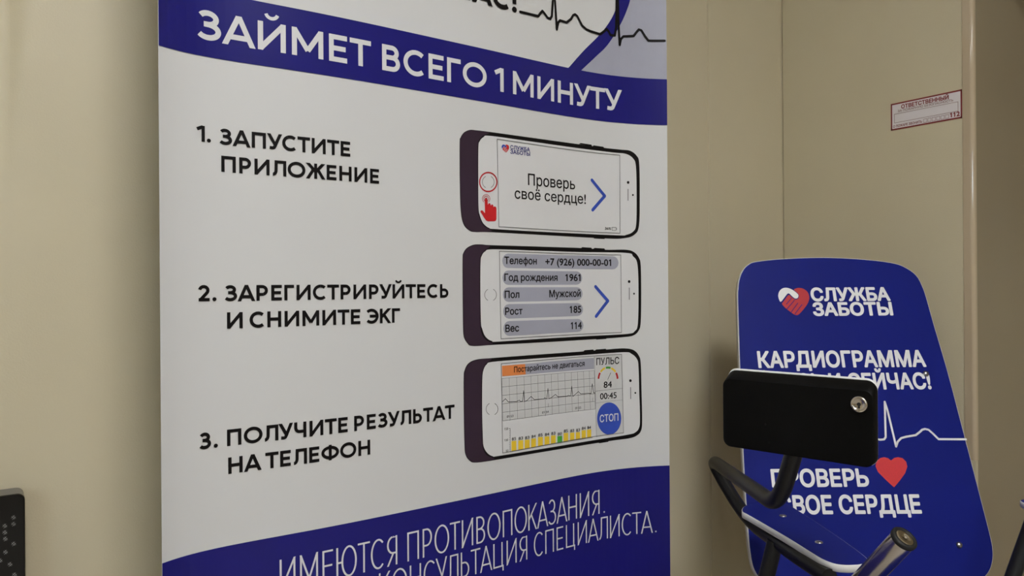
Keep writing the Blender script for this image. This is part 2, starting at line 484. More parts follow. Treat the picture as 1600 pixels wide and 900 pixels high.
# wall behind the banner: sheet panels with a soft buckle near the left and a pressed seam
xs = sorted(set(np.round(np.linspace(X0, XR, 60), 4)) | {0.0})
seam = on_y(1107.5, 300, YB).x
buck = on_y(10, 100, YB).x
extra = [seam - .006, seam - .003, seam, seam + .003, seam + .006] + list(np.linspace(buck - .09, buck + .07, 25))
xs = sorted([x for x in xs if abs(x - seam) > .01] + extra)
zs = list(np.linspace(0, ZC, 27))
mb = MB(); vs = []; fs = []
for z in zs:
    for x in xs:
        y = YB
        d = abs(x - seam)
        if d < .003: y += .006*(1 - d/.003)
        bc = buck - .02*max(0, min(1, (1.6 - z)/.5))
        amp = max(0, min(1, (z - 1.15)/.35))
        q = (x - bc)/.016
        y += amp*(.016*math.exp(-q*q) )
        vs.append((x, y, z))
n = len(xs)
for j in range(len(zs) - 1):
    for i in range(n - 1):
        fs.append((j*n + i, j*n + i + 1, (j+1)*n + i + 1, (j+1)*n + i))
ns = [f for f in fs if xs[f[0] % n] < seam - .02]; fl_ = [f for f in fs if xs[f[0] % n] >= seam - .02]
mb.add(vs, ns, 'wall', True); mb.add(vs, fl_, 'wall')
mb.box((X0, YB + .03, 0), (XR + .12, YB + .12, ZC), 'wall')
mb.box((XR, YB, 0), (XR + .12, YB + .03, ZC), 'wall')
mb.box((XR + .1, YB - .05, 0), (XR + .12, YB, ZC), 'wall')
struct('wall_left', mb)
struct('wall_right', MB().box((XR, YC + .012, 0), (XR + .1, YB - .0025, ZC), 'wall'))
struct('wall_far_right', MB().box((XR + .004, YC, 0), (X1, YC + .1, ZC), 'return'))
zt = on_x(1515, 718, XR).z
mb = MB()
mb.box((XR - .0015, YC + .006, zt), (XR + .001, YC + .020, ZC), 'trim').box((XR + .0055, YC - .0015, zt), (XR + .010, YC + .001, ZC), 'trim')
n = 14; vs = [(XR + .006 - .0075*math.cos(math.pi/2*k/n), YC + .006 - .0075*math.sin(math.pi/2*k/n), z) for z in (zt, ZC) for k in range(n + 1)]
mb.add(vs, [(i, i+1, n+2+i, n+1+i) for i in range(n)], 'trim', True)
mb.add([vs[i] for i in range(n+1)] + [(XR + .006, YC + .006, zt)], [tuple(range(n+2))[::-1]], 'trim')
struct('trim_1', mb)
# lower corner, without the strip
struct('trim_2', MB().box((XR - .0005, YC - .0005, 0), (XR + .01, YC + .013, zt), 'wall'))

wx0, wx1, wz0, wz1 = -3.4, -1.7, 1.82, 2.28
mb = MB()
mb.box((X0, Y0 - .12, 0), (wx0, Y0, ZC), 'wall').box((wx1, Y0 - .12, 0), (X1, Y0, ZC), 'wall')
mb.box((wx0, Y0 - .12, 0), (wx1, Y0, wz0), 'wall').box((wx0, Y0 - .12, wz1), (wx1, Y0, ZC), 'wall')
struct('wall_back', mb)
struct('wall_side_left', MB().box((X0 - .1, Y0, 0), (X0, YB, ZC), 'wall'))
struct('shade_beam', MB().box((XR + .09, -.6, 1.83), (X1, YC, ZC), 'wall'))   # unseen beam added to shade the top of the far right wall
struct('wall_side_right', MB().box((X1, Y0, 0), (X1 + .1, YC, ZC), 'wall'))
mb = MB(); t = .05
for a, b in (((wx0, wz0), (wx0 + t, wz1)), ((wx1 - t, wz0), (wx1, wz1)), ((wx0 + t, wz0), (wx1 - t, wz0 + t)), ((wx0 + t, wz1 - t), (wx1 - t, wz1)), (((wx0 + wx1)/2 - t/2, wz0 + t), ((wx0 + wx1)/2 + t/2, wz1 - t))):
    mb.box((a[0], Y0 - .09, a[1]), (b[0], Y0 - .03, b[1]), 'frame')
win = struct('window_1', mb)
ORIG[win.name] = Vector((0, 0, 0))
obj('window_pane', MB().box((wx0 + t, Y0 - .062, wz0 + t), ((wx0 + wx1)/2 - t/2, Y0 - .058, wz1 - t), 'glass'), win)
obj('window_pane', MB().box(((wx0 + wx1)/2 + t/2, Y0 - .062, wz0 + t), (wx1 - t, Y0 - .058, wz1 - t), 'glass'), win)

# ceiling panels (above the frame)
LIGHTS = [(-1.75, -.3, 'flat ceiling light panel above the left end of the room'),
          (-.2, -1.9, 'flat ceiling light panel behind the viewpoint'),
          (.18, -.6, 'flat ceiling light panel over the middle of the room')]
for x, y, lab in LIGHTS:
    r = thing('ceiling_light', lab, 'ceiling light', (x, y, ZC), 'ceiling light panels')
    h = .3 if x > -1 else .17
    fr = MB()
    for a, b in (((-h, -h), (h, -h+.02)), ((-h, h-.02), (h, h)), ((-h, -h+.02), (-h+.02, h-.02)), ((h-.02, -h+.02), (h, h-.02))):
        fr.box((x + a[0], y + a[1], ZC - .03), (x + b[0], y + b[1], ZC), 'frame')
    obj('frame', fr, r)
    obj('diffuser', MB().box((x - h + .02, y - h + .02, ZC - .022), (x + h - .02, y + h - .02, ZC - .004), 'lamp' if x < -1 else 'lamp3' if x > 0 else 'lamp2'), r)

# ------------------------------------------------------------------ the banner
PROF = [(.147,.984),(.170,.991),(.193,.998),(.217,1.002),(.245,1.003),(.282,1.001),(.324,1.001),(.360,1.001),(.407,1.001),(.446,1.002),(.499,1.005),(.530,1.007),(.590,1.010),(.671,1.014),(.744,1.018),(.811,1.021),(.857,1.020),(.907,1.017),(.947,1.002),(.971,.993),(.998,.983)]
px_ = np.array(PROF); cf = np.polyfit(px_[:, 0] - .57, px_[:, 1], 7)
bx = np.linspace(.1475, .9985, 400); by = np.polyval(cf, bx - .57)
bs = np.concatenate([[0], np.cumsum(np.hypot(np.diff(bx), np.diff(by)))])
BW = bs[-1]
bt = (ct*bx - st*by)/(st*bx + ct*by)            # slope of the sight line to each point of the profile
def ban_inv(px, py):
    t, v = ray(px, py)
    if t <= bt[0]: s = (t - bt[0])*(bs[1]-bs[0])/(bt[1]-bt[0])
    elif t >= bt[-1]: s = bs[-1] + (t - bt[-1])*(bs[-1]-bs[-2])/(bt[-1]-bt[-2])
    else: s = float(np.interp(t, bt, bs))
    x = float(np.interp(s, bs, bx)); y = float(np.interp(s, bs, by))
    return (float(s), CZ + v*(st*x + ct*y))
def ban_put(s, z, h):
    s = min(max(s, 0.0), BW)
    x = float(np.interp(s, bs, bx)); y = float(np.interp(s, bs, by))
    i = min(max(int(np.searchsorted(bs, s)), 2), 397)
    dx, dy = bx[i+2] - bx[i-2], by[i+2] - by[i-2]; L = math.hypot(dx, dy)
    return Vector((x + h*dy/L, y - h*dx/L, z))
B = Sheet(ban_inv, ban_put, 0.012)
BZ0, BZ1 = 0.085, 2.0
root = thing('roll_up_banner', 'tall white and blue roll-up banner with three numbered steps and printed phones', 'banner', (.573, 1.02, 0))
mb = MB(); n = 120; vs = []; fs = []
for j, z in enumerate((BZ0, BZ1)):
    for i in range(n + 1): vs.append(ban_put(BW*i/n, z, 0))
for j, z in enumerate((BZ0, BZ1)):
    for i in range(n + 1): vs.append(ban_put(BW*i/n, z, -.0006))
k = n + 1
for i in range(n):
    fs.append((i, i+1, k+i+1, k+i)); fs.append((2*k+i+1, 2*k+i, 3*k+i, 3*k+i+1))
mb.add(vs, fs, 'vinyl', True); mb.add(vs, [(0, k, 3*k, 2*k), (n, 2*k+n, 3*k+n, k+n)], 'vinyl')
sheet = obj('printed_sheet', mb, root)
mb = MB(); mb.box((.135, .955, .012), (1.01, 1.055, .085), 'alu')
obj('base_cassette', mb, root, bevel=.012)
for fx in (.27, .88):
    obj('foot', MB().box((fx - .02, .86, 0), (fx + .02, 1.12, .012), 'alu'), root, bevel=.003)
mb = MB(); sweep(mb, [(.573, 1.045, .08), (.573, 1.045, 2.0)], .009, 'alu'); obj('support_pole', mb, root)
mb = MB(); mb.box((.1465, 0.975, 1.985), (1.0, 1.05, 2.02), 'alu'); obj('top_rail', mb, root, bevel=.004)

H1, H2, H3, H4 = .00035, .0007, .00105, .0014
# top artwork
zb0 = (ban_inv(337.6, 91.4)[1] + ban_inv(640, 139.3)[1] + ban_inv(909, 185.5)[1])/3
zb1 = (ban_inv(472, 19.4)[1] + ban_inv(640, 51)[1] + ban_inv(890, 103.5)[1])/3
zl = (ban_inv(375, 848.5)[1] + ban_inv(600, 805.8)[1] + ban_inv(897.5, 744.5)[1])/3
p = pix((640, 0), 3.718)
def band(mb, z0, z1, m, h):
    B.lay(mb, [(0, z0), (BW, z0), (BW, z1), (0, z1)], [(0, 1, 2), (0, 2, 3)], m, h)
# grey field and blue speech-bubble outline beyond the arc
inner = [p(908, 407), p(930, 385), p(1010, 295), p(1105, 200), p(1165, 120), p(1200, 45), p(1213, -20), p(1205, -110), p(1160, -230), p(1060, -370), p(880, -500), p(600, -600), p(200, -650), p(-300, -640), p(-900, -570), p(-1462, -460)]
outer = [p(972, 434), p(1000, 405), p(1080, 330), p(1150, 260), p(1220, 150), p(1265, 50), p(1282, -20), p(1276, -130), p(1230, -260), p(1120, -410), p(920, -550), p(610, -655), p(200, -705), p(-300, -697), p(-900, -625), p(-1462, -515)]
ci = [(v.x, v.y) for v in catmull([(a, b, 0) for a, b in inner])]; co = [(v.x, v.y) for v in catmull([(a, b, 0) for a, b in outer])]
g = [ban_inv(*q) for q in co]
mb = MB(); B.lay(mb, *poly2([(g[0][0], zb1 - .004)] + g + [(0, g[-1][1]), (0, 1.984), (BW, 1.984), (BW, zb1 - .004)]), 'pgrey', H1)
obj('grey_field', mb, sheet)
mb = MB(); B.poly(mb, ci + co[::-1], 'pblue', H2); obj('bubble_outline', mb, sheet)
mb = MB()
put_line(B, 'ЧАС!', (709, -2), (806, 17), 34, 'pblack', H3, .23, sheet, 'headline_lettering')
mb = MB()
ec = [p(*q) for q in ((640,70),(690,82),(745,95),(758,78),(770,65),(782,80),(800,105),(815,110),(824,95),(834,-60),(838,-60),(853,172),(862,130),(872,120),(910,132),(935,112),(948,90),(960,85),(972,95),(1000,150),(1025,172),(1050,183),(1105,200),(1125,185),(1143,170),(1155,185),(1165,205),(1190,208),(1198,160),(1202,-60),(1207,-60),(1212,150),(1219,262),(1226,228),(1240,213),(1300,210),(1315,190),(1330,173),(1345,178),(1365,210),(1385,237),(1400,238),(1480,238))]
B.stroke(mb, ec, 4.3, 'pblack', H3 + .0001); obj('pulse_line', mb, sheet)
mb = MB(); band(mb, zb0, zb1, 'pblue', H2 + .00005); obj('title_band', mb, sheet)
put_line(B, 'ЗАЙМЕТ ВСЕГО 1 МИНУТУ', (308.5, 59), (971, 175), 47, 'pwhite', H3, .182, sheet, 'title_lettering', 1.0, .31)
# three steps
for (o_, sc_), rows in ((((300, 180), 5.0), (('1.', (38, 206), (146, 213), 25.2), ('ЗАПУСТИТЕ', (215, 231), (1235, 323), 25.4), ('ПРИЛОЖЕНИЕ', (228, 440), (1460, 539), 25.4))),
                        (((300, 430), 3.81), (('2.', (38, 156), (142, 154), 25.6), ('ЗАРЕГИСТРИРУЙТЕСЬ', (195, 152), (1525, 136), 25.2), ('И СНИМИТЕ ЭКГ', (208, 318), (1238, 282), 25.6))),
                        (((300, 620), 3.81), (('3.', (44, 314), (150, 303), 26), ('ПОЛУЧИТЕ РЕЗУЛЬТАТ', (208, 293), (1562, 128), 25.8), ('НА ТЕЛЕФОН', (215, 460), (1060, 342), 25.8)))):
    p = pix(o_, sc_)
    for body, l, r, cap in rows: put_line(B, body, p(*l), p(*r), cap, 'pblack', H2, .2, sheet, 'step_lettering')
# bottom band
mb = MB(); band(mb, BZ0, zl, 'pblue', H1); obj('bottom_band', mb, sheet)
put_line(B, 'ИМЕЮТСЯ ПРОТИВОПОКАЗАНИЯ.', (437, 926), (944, 800), 50, 'pwhite', H2, .062, sheet, 'notice_lettering', 1.35, .42)
put_line(B, 'КОНСУЛЬТАЦИЯ СПЕЦИАЛИСТА.', (592, 940), (1025, 830.5), 43, 'pwhite', H2, .062, sheet, 'notice_lettering', 1.35, .42)

def cr(p, pts, closed=True, n=5):
    return [(v.x, v.y) for v in catmull([p(*a) + (0,) for a in pts], n, closed)]
def pl(p, pts): return [p(*a) for a in pts]

def heart_emblem(sh, mb, p, white, red, h, lines, wl):
    sh.poly(mb, cr(p, [(295,166),(322,150),(352,145),(400,155),(447,190),(468,250),(452,318),(400,392),(350,445),(322,455),(290,443),(252,415),(205,380),(158,328),(176,300),(232,226),(268,250),(305,276),(338,270),(352,240),(340,208)], True, 3), red, h)
    sh.poly(mb, cr(p, [(143,305),(118,255),(117,215),(133,177),(165,150),(210,143),(260,158),(300,182),(338,215),(345,238),(333,262),(305,264),(275,242),(230,206),(190,250)], True, 3), white, h)
    for a, b in (((208,330),(265,262)), ((212,388),(300,285)), ((262,422),(338,318)), ((305,440),(385,335))):
        sh.stroke(mb, pl(p, [a, b]), wl, lines, h + .0002)

def phone_print(origin, sil, left, face, screen, fill):
    p = pix(origin, 4.444); mb = MB()
    B.poly(mb, cr(p, sil, True, 6), 'pblack', H1)
    B.poly(mb, cr(p, left, True, 6), 'pplum', H1 + .0001)
    fx = sum(q[0] for q in face)/len(face); fy = (min(q[1] for q in face) + max(q[1] for q in face))/2
    fx = (min(q[0] for q in face) + max(q[0] for q in face))/2
    face = [(fx + (q[0]-fx)*.992, fy + (q[1]-fy)*.978) for q in face]
    B.poly(mb, cr(p, face, True, 6), 'pwhite', H2)
    B.stroke(mb, pl(p, screen), 0.9, 'pline', H4, True)
    fill(mb, p)
    return obj('printed_phone', mb, sheet)

def face_bits(mb, p, dot, slot, pin, home):
    B.poly(mb, pl(p, ell(*dot, 9, 10, n=14)), 'pblack', H3); B.stroke(mb, pl(p, slot), 1.2, 'pline', H3)
    B.poly(mb, pl(p, ell(*pin, 6, 7, n=10)), 'pblack', H3)
    for a0, a1 in ((-62, 62), (118, 242)): B.stroke(mb, pl(p, ell(*home, 41, 43, a0, a1, 12)), .9, 'pline', H3)

def fill1(mb, p):
    face_bits(mb, p, (1249, 423), [(1248, 470), (1248, 548)], (1282, 510), (277, 420))
    B.stroke(mb, pl(p, ell(277, 420, 60, 66)), 2.2, 'pred', H3, True)
    for r, w in ((26, .9), (16, 1.0)): B.stroke(mb, pl(p, ell(262, 536, r, r*1.1, 130, 410)), w, 'pred', H3)
    B.poly(mb, pl(p, [(252,545),(255,532),(262,527),(269,532),(272,545),(274,578),(281,566),(290,568),(296,584),(301,574),(310,578),(314,594),(321,588),(331,594),(334,606),(334,676),(329,690),(315,693),(275,693),(262,687),(248,668),(236,648),(222,626),(226,617),(237,617),(254,636)]), 'pred', H3)
    q = lambda x, y: p(370 + (x - 117)*.148, 160 + (y - 143)*.176)
    heart_emblem(B, mb, q, 'parrow', 'pred', H3, 'pwhite', .5)
    B.text(mb, 'СЛУЖБА', p(430, 193), p(566, 207), 5.7, 'pblue', H3, .026)
    B.text(mb, 'ЗАБОТЫ', p(430, 224), p(568, 237), 5.7, 'pblue', H3, .026)
    B.text(mb, 'Проверь', p(553, 441), p(880, 471), 16.8, 'pblack', H3, .010)
    B.text(mb, 'своё сердце!', p(460, 534), p(955, 571), 15.6, 'pblack', H3, .010)
    B.stroke(mb, pl(p, [(997, 407), (1086, 517), (1002, 614)]), 5.2, 'parrow', H3)
    B.text(mb, '36%', p(1088, 751), p(1130, 752), 3.9, 'pblack', H3, .012)
    B.stroke(mb, pl(p, [(1137, 734), (1165, 735), (1165, 756), (1137, 756)]), .7, 'pline', H3, True)
    B.stroke(mb, pl(p, [(1169, 740), (1169, 751)]), .8, 'pline', H3)
    B.poly(mb, pl(p, [(908,156),(920,149),(995,160),(1000,172)]), 'pblack', H1); B.poly(mb, pl(p, [(1002,172),(1012,165),(1078,175),(1086,186)]), 'pblack', H1)
    B.poly(mb, pl(p, [(1008,800),(1092,803),(1086,815),(1014,812)]), 'pblack', H1)

def fill2(mb, p):
    face_bits(mb, p, (1256, 311), [(1257, 355), (1257, 435)], (1290, 395), (293, 403))
    for x0, x1, a, b, c, d in ((374,1182,117,217,135,226), (376,929,234,334,240,333), (378,932,351,452,350,441), (380,935,467,568,460,550), (382,938,585,688,570,660)):
        ye = lambda x, top: (a + (c - a)*(x - x0)/(x1 - x0)) if top else (b + (d - b)*(x - x0)/(x1 - x0))
        pts = []
        r = 40
        for k in range(9):
            an = math.pi/2 + math.pi*k/8; cy = (a + b)/2
            pts.append((x0 + r + r*math.cos(an), cy - (b - a)/2*math.sin(an)))
        for k in range(9):
            an = -math.pi/2 + math.pi*k/8; cy = (c + d)/2
            pts.append((x1 - r + r*math.cos(an), cy - (d - c)/2*math.sin(an)))
        B.poly(mb, pl(p, pts), 'pgrey', H3)
    for s, l, r in (('Телефон', (388,188), (613,191)), ('+7 (926) 000-00-01', (672,195), (1130,203)), ('Год рождения', (388,306), (757,305)), ('1961', (812,308), (917,305)), ('Пол', (390,425), (492,423)), ('Мужской', (700,420), (918,415)), ('Рост', (393,541), (514,538)), ('185', (842,528), (922,526)), ('Вес', (395,660), (490,656)), ('114', (850,641), (925,637))):
        B.text(mb, s, p(*l), p(*r), 10.4, 'pblack', H4, .022)
    B.stroke(mb, pl(p, [(1022, 346), (1108, 445), (1026, 552)]), 5.2, 'parrow', H3)
    B.poly(mb, pl(p, [(920,80),(932,72),(995,76),(1000,86)]), 'pblack', H1); B.poly(mb, pl(p, [(1008,84),(1018,77),(1085,81),(1092,92)]), 'pblack', H1)
    B.poly(mb, pl(p, [(1022,700),(1105,696),(1098,709),(1030,714)]), 'pblack', H1)

def fill3(mb, p):
    face_bits(mb, p, (1265, 243), [(1266, 290), (1267, 368)], (1299, 328), (303, 440))
    B.poly(mb, pl(p, [(1012,76),(1203,60),(1216,605),(1028,635)]), 'ppale', H2 + .0001)
    B.poly(mb, pl(p, [(372,140),(533,127),(537,200),(374,213)]), 'porange', H3)
    B.poly(mb, pl(p, [(533,127),(1010,85),(1012,162),(537,200)]), 'pgrey', H3)
    B.text(mb, 'Постарайтесь не двигаться', p(455, 183), p(945, 144), 8.4, 'pblack', H4, .016)
    tl, tr, br, bl = (372,228), (1012,172), (1020,440), (378,522)
    L = lambda a, b, t: (a[0] + (b[0]-a[0])*t, a[1] + (b[1]-a[1])*t)
    B.poly(mb, pl(p, [tl, tr, br, bl]), 'ppale', H2 + .0001)
    for vx in (372,422,474,525,573,620,668,714,760,808,853,896,938,978,1012):
        t = (vx - 372)/640.0; B.stroke(mb, pl(p, [L(tl, tr, t), L(bl, br, t)]), .42, 'pline', H3, caps=False)
    for k in range(6):
        t = k/5; B.stroke(mb, pl(p, [L(tl, bl, t), L(tr, br, t)]), .5, 'pline', H3, caps=False)
    B.stroke(mb, pl(p, [(375,388),(395,368),(415,390),(470,388),(492,378),(500,388),(514,385),(521,312),(528,388),(545,380),(573,352),(595,374),(660,370),(668,362),(682,370),(690,296),(698,368),(715,360),(742,338),(760,355),(825,350),(832,345),(848,350),(855,280),(864,352),(880,338),(902,318),(918,335),(975,330),(990,333),(998,264),(1008,328),(1018,328)]), .75, 'pblack', H4)
    for s, l, r in (('01:53', (405,500), (450,495)), ('01:54', (650,472), (695,466)), ('01:55', (880,442), (920,437))):
        B.text(mb, s, p(*l), p(*r), 3.4, 'pblack', H4, .0)
    for a, b in (((427,512),(427,520)), ((672,480),(672,488)), ((900,448),(900,456)), ((693,402),(693,426)), ((1001,362),(1001,386))): B.stroke(mb, pl(p, [a, b]), .5, 'pline', H4)
    xs_ = [(438,472),(485,520),(530,565),(575,608),(622,656),(668,702),(712,745),(757,790),(800,832),(845,875),(885,915),(925,955),(963,992)]
    tops = [661,657,653,644,634,630,623,627,606,604,600,587,582]; num = '85 83 83 84 85 84 83 80 85 83 83 84 84'.split()
    for (a, b), tp, s in zip(xs_, tops, num):
        bot = 733 - (a - 438)*.168; sl = (b - a)*.1
        B.poly(mb, pl(p, [(a, tp + sl/2), (b, tp - sl/2), (b, bot - 6), (a, bot)]), 'pgreen' if s == '80' else 'pyellow', H3)
        B.text(mb, s, p(a + 1, tp - 3), p(b - 3, tp - 6), 4.5, 'pblack', H4, .006)
    B.stroke(mb, pl(p, [(420,575),(428,575),(428,737),(1000,637)]), .7, 'pline', H4)
    for s, l, r in (('150', (388,586), (414,584)), ('100', (388,665), (414,662)), ('50', (398,739), (416,736))): B.text(mb, s, p(*l), p(*r), 3.6, 'pblack', H4, 0)
    for k in range(9): B.stroke(mb, pl(p, [(423, 590 + k*16), (428, 590 + k*16)]), .4, 'pline', H4)
    B.stroke(mb, pl(p, [(1012,78),(1028,634)]), .5, 'pline', H4); B.stroke(mb, pl(p, [(1022,316),(1208,296)]), .4, 'pline', H4); B.stroke(mb, pl(p, [(1024,398),(1210,376)]), .3, 'pline', H4)
    B.text(mb, 'ПУЛЬС', p(1027, 139), p(1186, 122), 10.2, 'pblack', H4, .012)
    for a0, a1, m in ((182, 212, 'pred'), (219, 252, 'pyellow'), (258, 284, 'pgreen'), (290, 321, 'pyellow'), (328, 358, 'pred')):
        B.stroke(mb, pl(p, ell(1109, 232, 66, 80, a0, a1, 8)), 3.2, m, H3, caps=False)
    B.stroke(mb, pl(p, [(1127,188),(1106,235)]), .7, 'pblack', H4)
    B.text(mb, '84', p(1078, 293), p(1135, 288), 9.4, 'pblack', H4, .010)
    B.text(mb, '00:45', p(1053, 374), p(1168, 362), 9.2, 'pblack', H4, .010)
    B.poly(mb, pl(p, ell(1117, 506, 84, 112, n=40)), 'parrow', H3)
    B.text(mb, 'СТОП', p(1051, 533), p(1180, 518), 10.6, 'pwhite', H4, .014)
    B.poly(mb, pl(p, [(936,42),(948,32),(1008,27),(1014,38)]), 'pblack', H1); B.poly(mb, pl(p, [(1018,36),(1028,27),(1094,22),(1102,32)]), 'pblack', H1)
    B.poly(mb, pl(p, [(1040,668),(1120,652),(1112,668),(1050,678)]), 'pblack', H1)

phone_print((700, 190),
    [(80,150),(86,112),(110,76),(150,58),(190,60),(290,72),(600,115),(910,158),(1080,182),(1200,195),(1265,203),(1310,238),(1327,290),(1331,500),(1326,720),(1293,786),(1220,810),(1090,811),(700,790),(300,768),(190,767),(150,758),(108,715),(88,620),(81,400)],
    [(82,155),(90,115),(112,80),(152,61),(192,63),(285,75),(240,100),(214,130),(205,175),(204,400),(208,610),(216,662),(245,722),(292,750),(296,764),(195,764),(154,754),(112,712),(92,618),(84,400)],
    [(205,175),(214,130),(242,100),(290,92),(600,136),(900,179),(1150,210),(1238,220),(1289,253),(1308,310),(1313,500),(1310,715),(1289,770),(1240,794),(1170,797),(700,775),(320,753),(285,747),(258,732),(233,703),(215,655),(206,600),(204,400)],
    [(338,122),(1190,233),(1192,775),(350,730)], fill1)
phone_print((700, 370),
    [(100,160),(106,112),(132,76),(178,55),(230,53),(300,58),(600,67),(920,78),(1090,90),(1235,90),(1292,107),(1326,147),(1338,205),(1341,400),(1338,590),(1324,650),(1288,684),(1225,696),(1030,710),(700,730),(320,750),(170,758),(132,737),(108,690),(103,600),(101,400)],
    [(103,165),(110,115),(135,80),(180,59),(232,57),(292,62),(254,95),(230,125),(220,175),(219,400),(223,600),(232,670),(262,715),(300,735),(300,747),(172,754),(136,733),(112,688),(107,600),(104,400)],
    [(220,175),(229,125),(252,95),(305,80),(600,89),(900,99),(1235,105),(1288,130),(1319,190),(1326,400),(1321,608),(1300,660),(1248,680),(1000,694),(700,711),(340,735),(302,731),(272,717),(247,688),(232,645),(223,600),(219,400)],
    [(353,100),(1197,126),(1202,664),(365,708)], fill2)
phone_print((700, 540),
    [(108,230),(114,172),(142,122),(200,96),(310,86),(600,64),(940,40),(1100,27),(1220,19),(1288,31),(1325,70),(1338,125),(1343,300),(1348,515),(1340,590),(1308,626),(1250,645),(1110,664),(700,731),(320,795),(190,812),(150,799),(121,758),(113,680),(109,450)],
    [(112,235),(118,176),(146,126),(202,100),(302,90),(262,125),(240,170),(231,240),(231,450),(236,650),(243,715),(268,760),(312,779),(312,792),(192,808),(154,795),(125,755),(117,680),(113,450)],
    [(232,240),(239,170),(262,125),(312,105),(600,83),(900,61),(1215,38),(1278,50),(1317,90),(1326,150),(1331,320),(1336,500),(1331,570),(1305,605),(1250,623),(1000,664),(700,715),(345,774),(308,776),(278,762),(254,735),(240,700),(236,650),(231,450)],
    [(366,125),(1203,60),(1216,605),(376,745)], fill3)

# ------------------------------------------------------------------ the ECG chair
CX = .6535
chair = thing('ecg_chair', 'blue-backed ECG chair with phone holder, armrests and steel hand grip', 'chair', W(CX, 1.05, -CZ))
zt_, dt_, zb_, db_ = -.013, 1.52, -.344*1.37, 1.37
RC = math.atan2(dt_ - db_, zt_ - zb_)          # recline of the back
def brd_inv(px, py):
    t, v = ray(px, py)
    # plane: Y = dt + (Z - zt)*tan(RC)
    k = math.tan(RC); Y = (dt_ - zt_*k)/(1 - v*k); Z = v*Y
    return (t*Y - CX, (Z - zt_)/math.cos(RC))
def brd_put(a, b, h):
    return W(CX + a, dt_ + b*math.sin(RC) - h*math.cos(RC), zt_ + b*math.cos(RC) + h*math.sin(RC))
K = Sheet(brd_inv, brd_put)
out = [(1152.5,474),(1153,450),(1155,436),(1160,423),(1168,414),(1181,408.5),(1225,404),(1287.5,402),(1350,405),(1397,411),(1419,420),(1433,431.5),(1441,446),(1447.5,464),(1459,505),(1481,580),(1501.5,658),(1528,760),(1546,830),(1551.5,857),(1551,878),(1544,896),(1528,910),(1500,917),(1365,921),(1232,918),(1205,914),(1188,905),(1177,888),(1172,865),(1168,825),(1161,713),(1156.5,600)]
o2 = [(v.x, v.y) for v in catmull([brd_inv(*q) + (0,) for q in out], 5, True)]
o2 = o2[::-1]
area = sum(o2[i][0]*o2[(i+1) % len(o2)][1] - o2[(i+1) % len(o2)][0]*o2[i][1] for i in range(len(o2)))
if area < 0: o2 = o2[::-1]
def slab(mb, o2, put, h0, h1, m, me, ins=.0012):
    c = Vector((sum(p[0] for p in o2)/len(o2), sum(p[1] for p in o2)/len(o2)))
    n = len(o2)
    nr = []
    for i in range(n):
        d = Vector(o2[(i+1) % n]) - Vector(o2[i-1]); d.normalize(); nr.append(Vector((-d.y, d.x)))
    oi = [(o2[i][0] + nr[i].x*ins, o2[i][1] + nr[i].y*ins) for i in range(n)]
    tri = poly2(oi)[1]
    A = [put(*p, h1) for p in oi]; A1 = [put(*p, h1 - ins*.6) for p in o2]; B1 = [put(*p, h0 + ins*.6) for p in o2]; B0 = [put(*p, h0) for p in oi]
    def orient(t, up):
        a = sum(oi[t[j]][0]*oi[t[(j+1) % 3]][1] - oi[t[(j+1) % 3]][0]*oi[t[j]][1] for j in range(3))
        return t if (a > 0) == up else t[::-1]
    mb.add(A, [orient(t, True) for t in tri], m); mb.add(B0, [orient(t, False) for t in tri], m)
    ring = A + A1 + B1 + B0; fs = []
    for L in range(3):
        for i in range(n):
            j = (i+1) % n; fs.append((L*n + j, L*n + i, (L+1)*n + i, (L+1)*n + j))
    mb.add(ring, fs, me, True)
mb = MB(); slab(mb, o2, brd_put, -.016, 0, 'laminate', 'edge')
back = obj('backrest', mb, chair)
h = .0004
p6 = pix((1200, 430), 7.273); p7 = pix((1100, 380), 3.2); p8 = pix((1100, 619), 3.2)
mb = MB(); heart_emblem(K, mb, p6, 'bwhite', 'lred', h, 'laminate', 1.0)
obj('emblem', mb, back, 'red and white heart of two clasped hands')
mb = MB()
K.text(mb, 'СЛУЖБА', p6(492, 287), p6(1395, 288), 18.2, 'bwhite', h, .042)
K.text(mb, 'ЗАБОТЫ', p6(515, 453), p6(1425, 454), 18.0, 'bwhite', h, .042)
obj('emblem_lettering', mb, back)
mb = MB()
K.text(mb, 'КАРДИОГРАММА', p7(272, 618), p7(1113, 618), 22.8, 'bwhite', h, .035)
K.text(mb, 'ЗДЕСЬ И СЕЙЧАС!', p7(280, 730), p7(1139, 729), 22.5, 'bwhite', h, .035)
obj('slogan_lettering', mb, back)
mb = MB()
K.text(mb, 'ПРОВЕРЬ', p8(340, 451), p8(828, 450), 24.6, 'bwhite', h, .035)
K.text(mb, 'СВОЕ СЕРДЦЕ', p8(372, 586), p8(1090, 585), 26, 'bwhite', h, .035)
obj('slogan_lettering', mb, back)
mb = MB()
pts = [(200,212),(420,212),(470,212),(500,180),(530,172),(560,185),(590,212),(858,213),(880,218),(900,216),(908,205),(905,100),(903,28),(918,75),(960,252),(968,228),(985,210),(1010,203),(1058,195),(1075,182),(1090,168),(1105,164),(1122,168),(1145,188),(1172,215),(1313,216)]
K.stroke(mb, [p8(*q) for q in pts], 3.2, 'bwhite', h, caps=False)
obj('pulse_line', mb, back)
mb = MB()
hp = [(935,322),(950,309),(970,305),(992,310),(1010,328),(1016,352),(1005,385),(980,420),(955,450),(950,455),(943,450),(905,415),(870,380),(857,350),(862,326),(880,310),(900,305),(920,310)]
K.poly(mb, [p8(*q) for q in hp], 'bred', h)
obj('heart', mb, back)
fwd = brd_put(0, 0, 1) - brd_put(0, 0, 0)
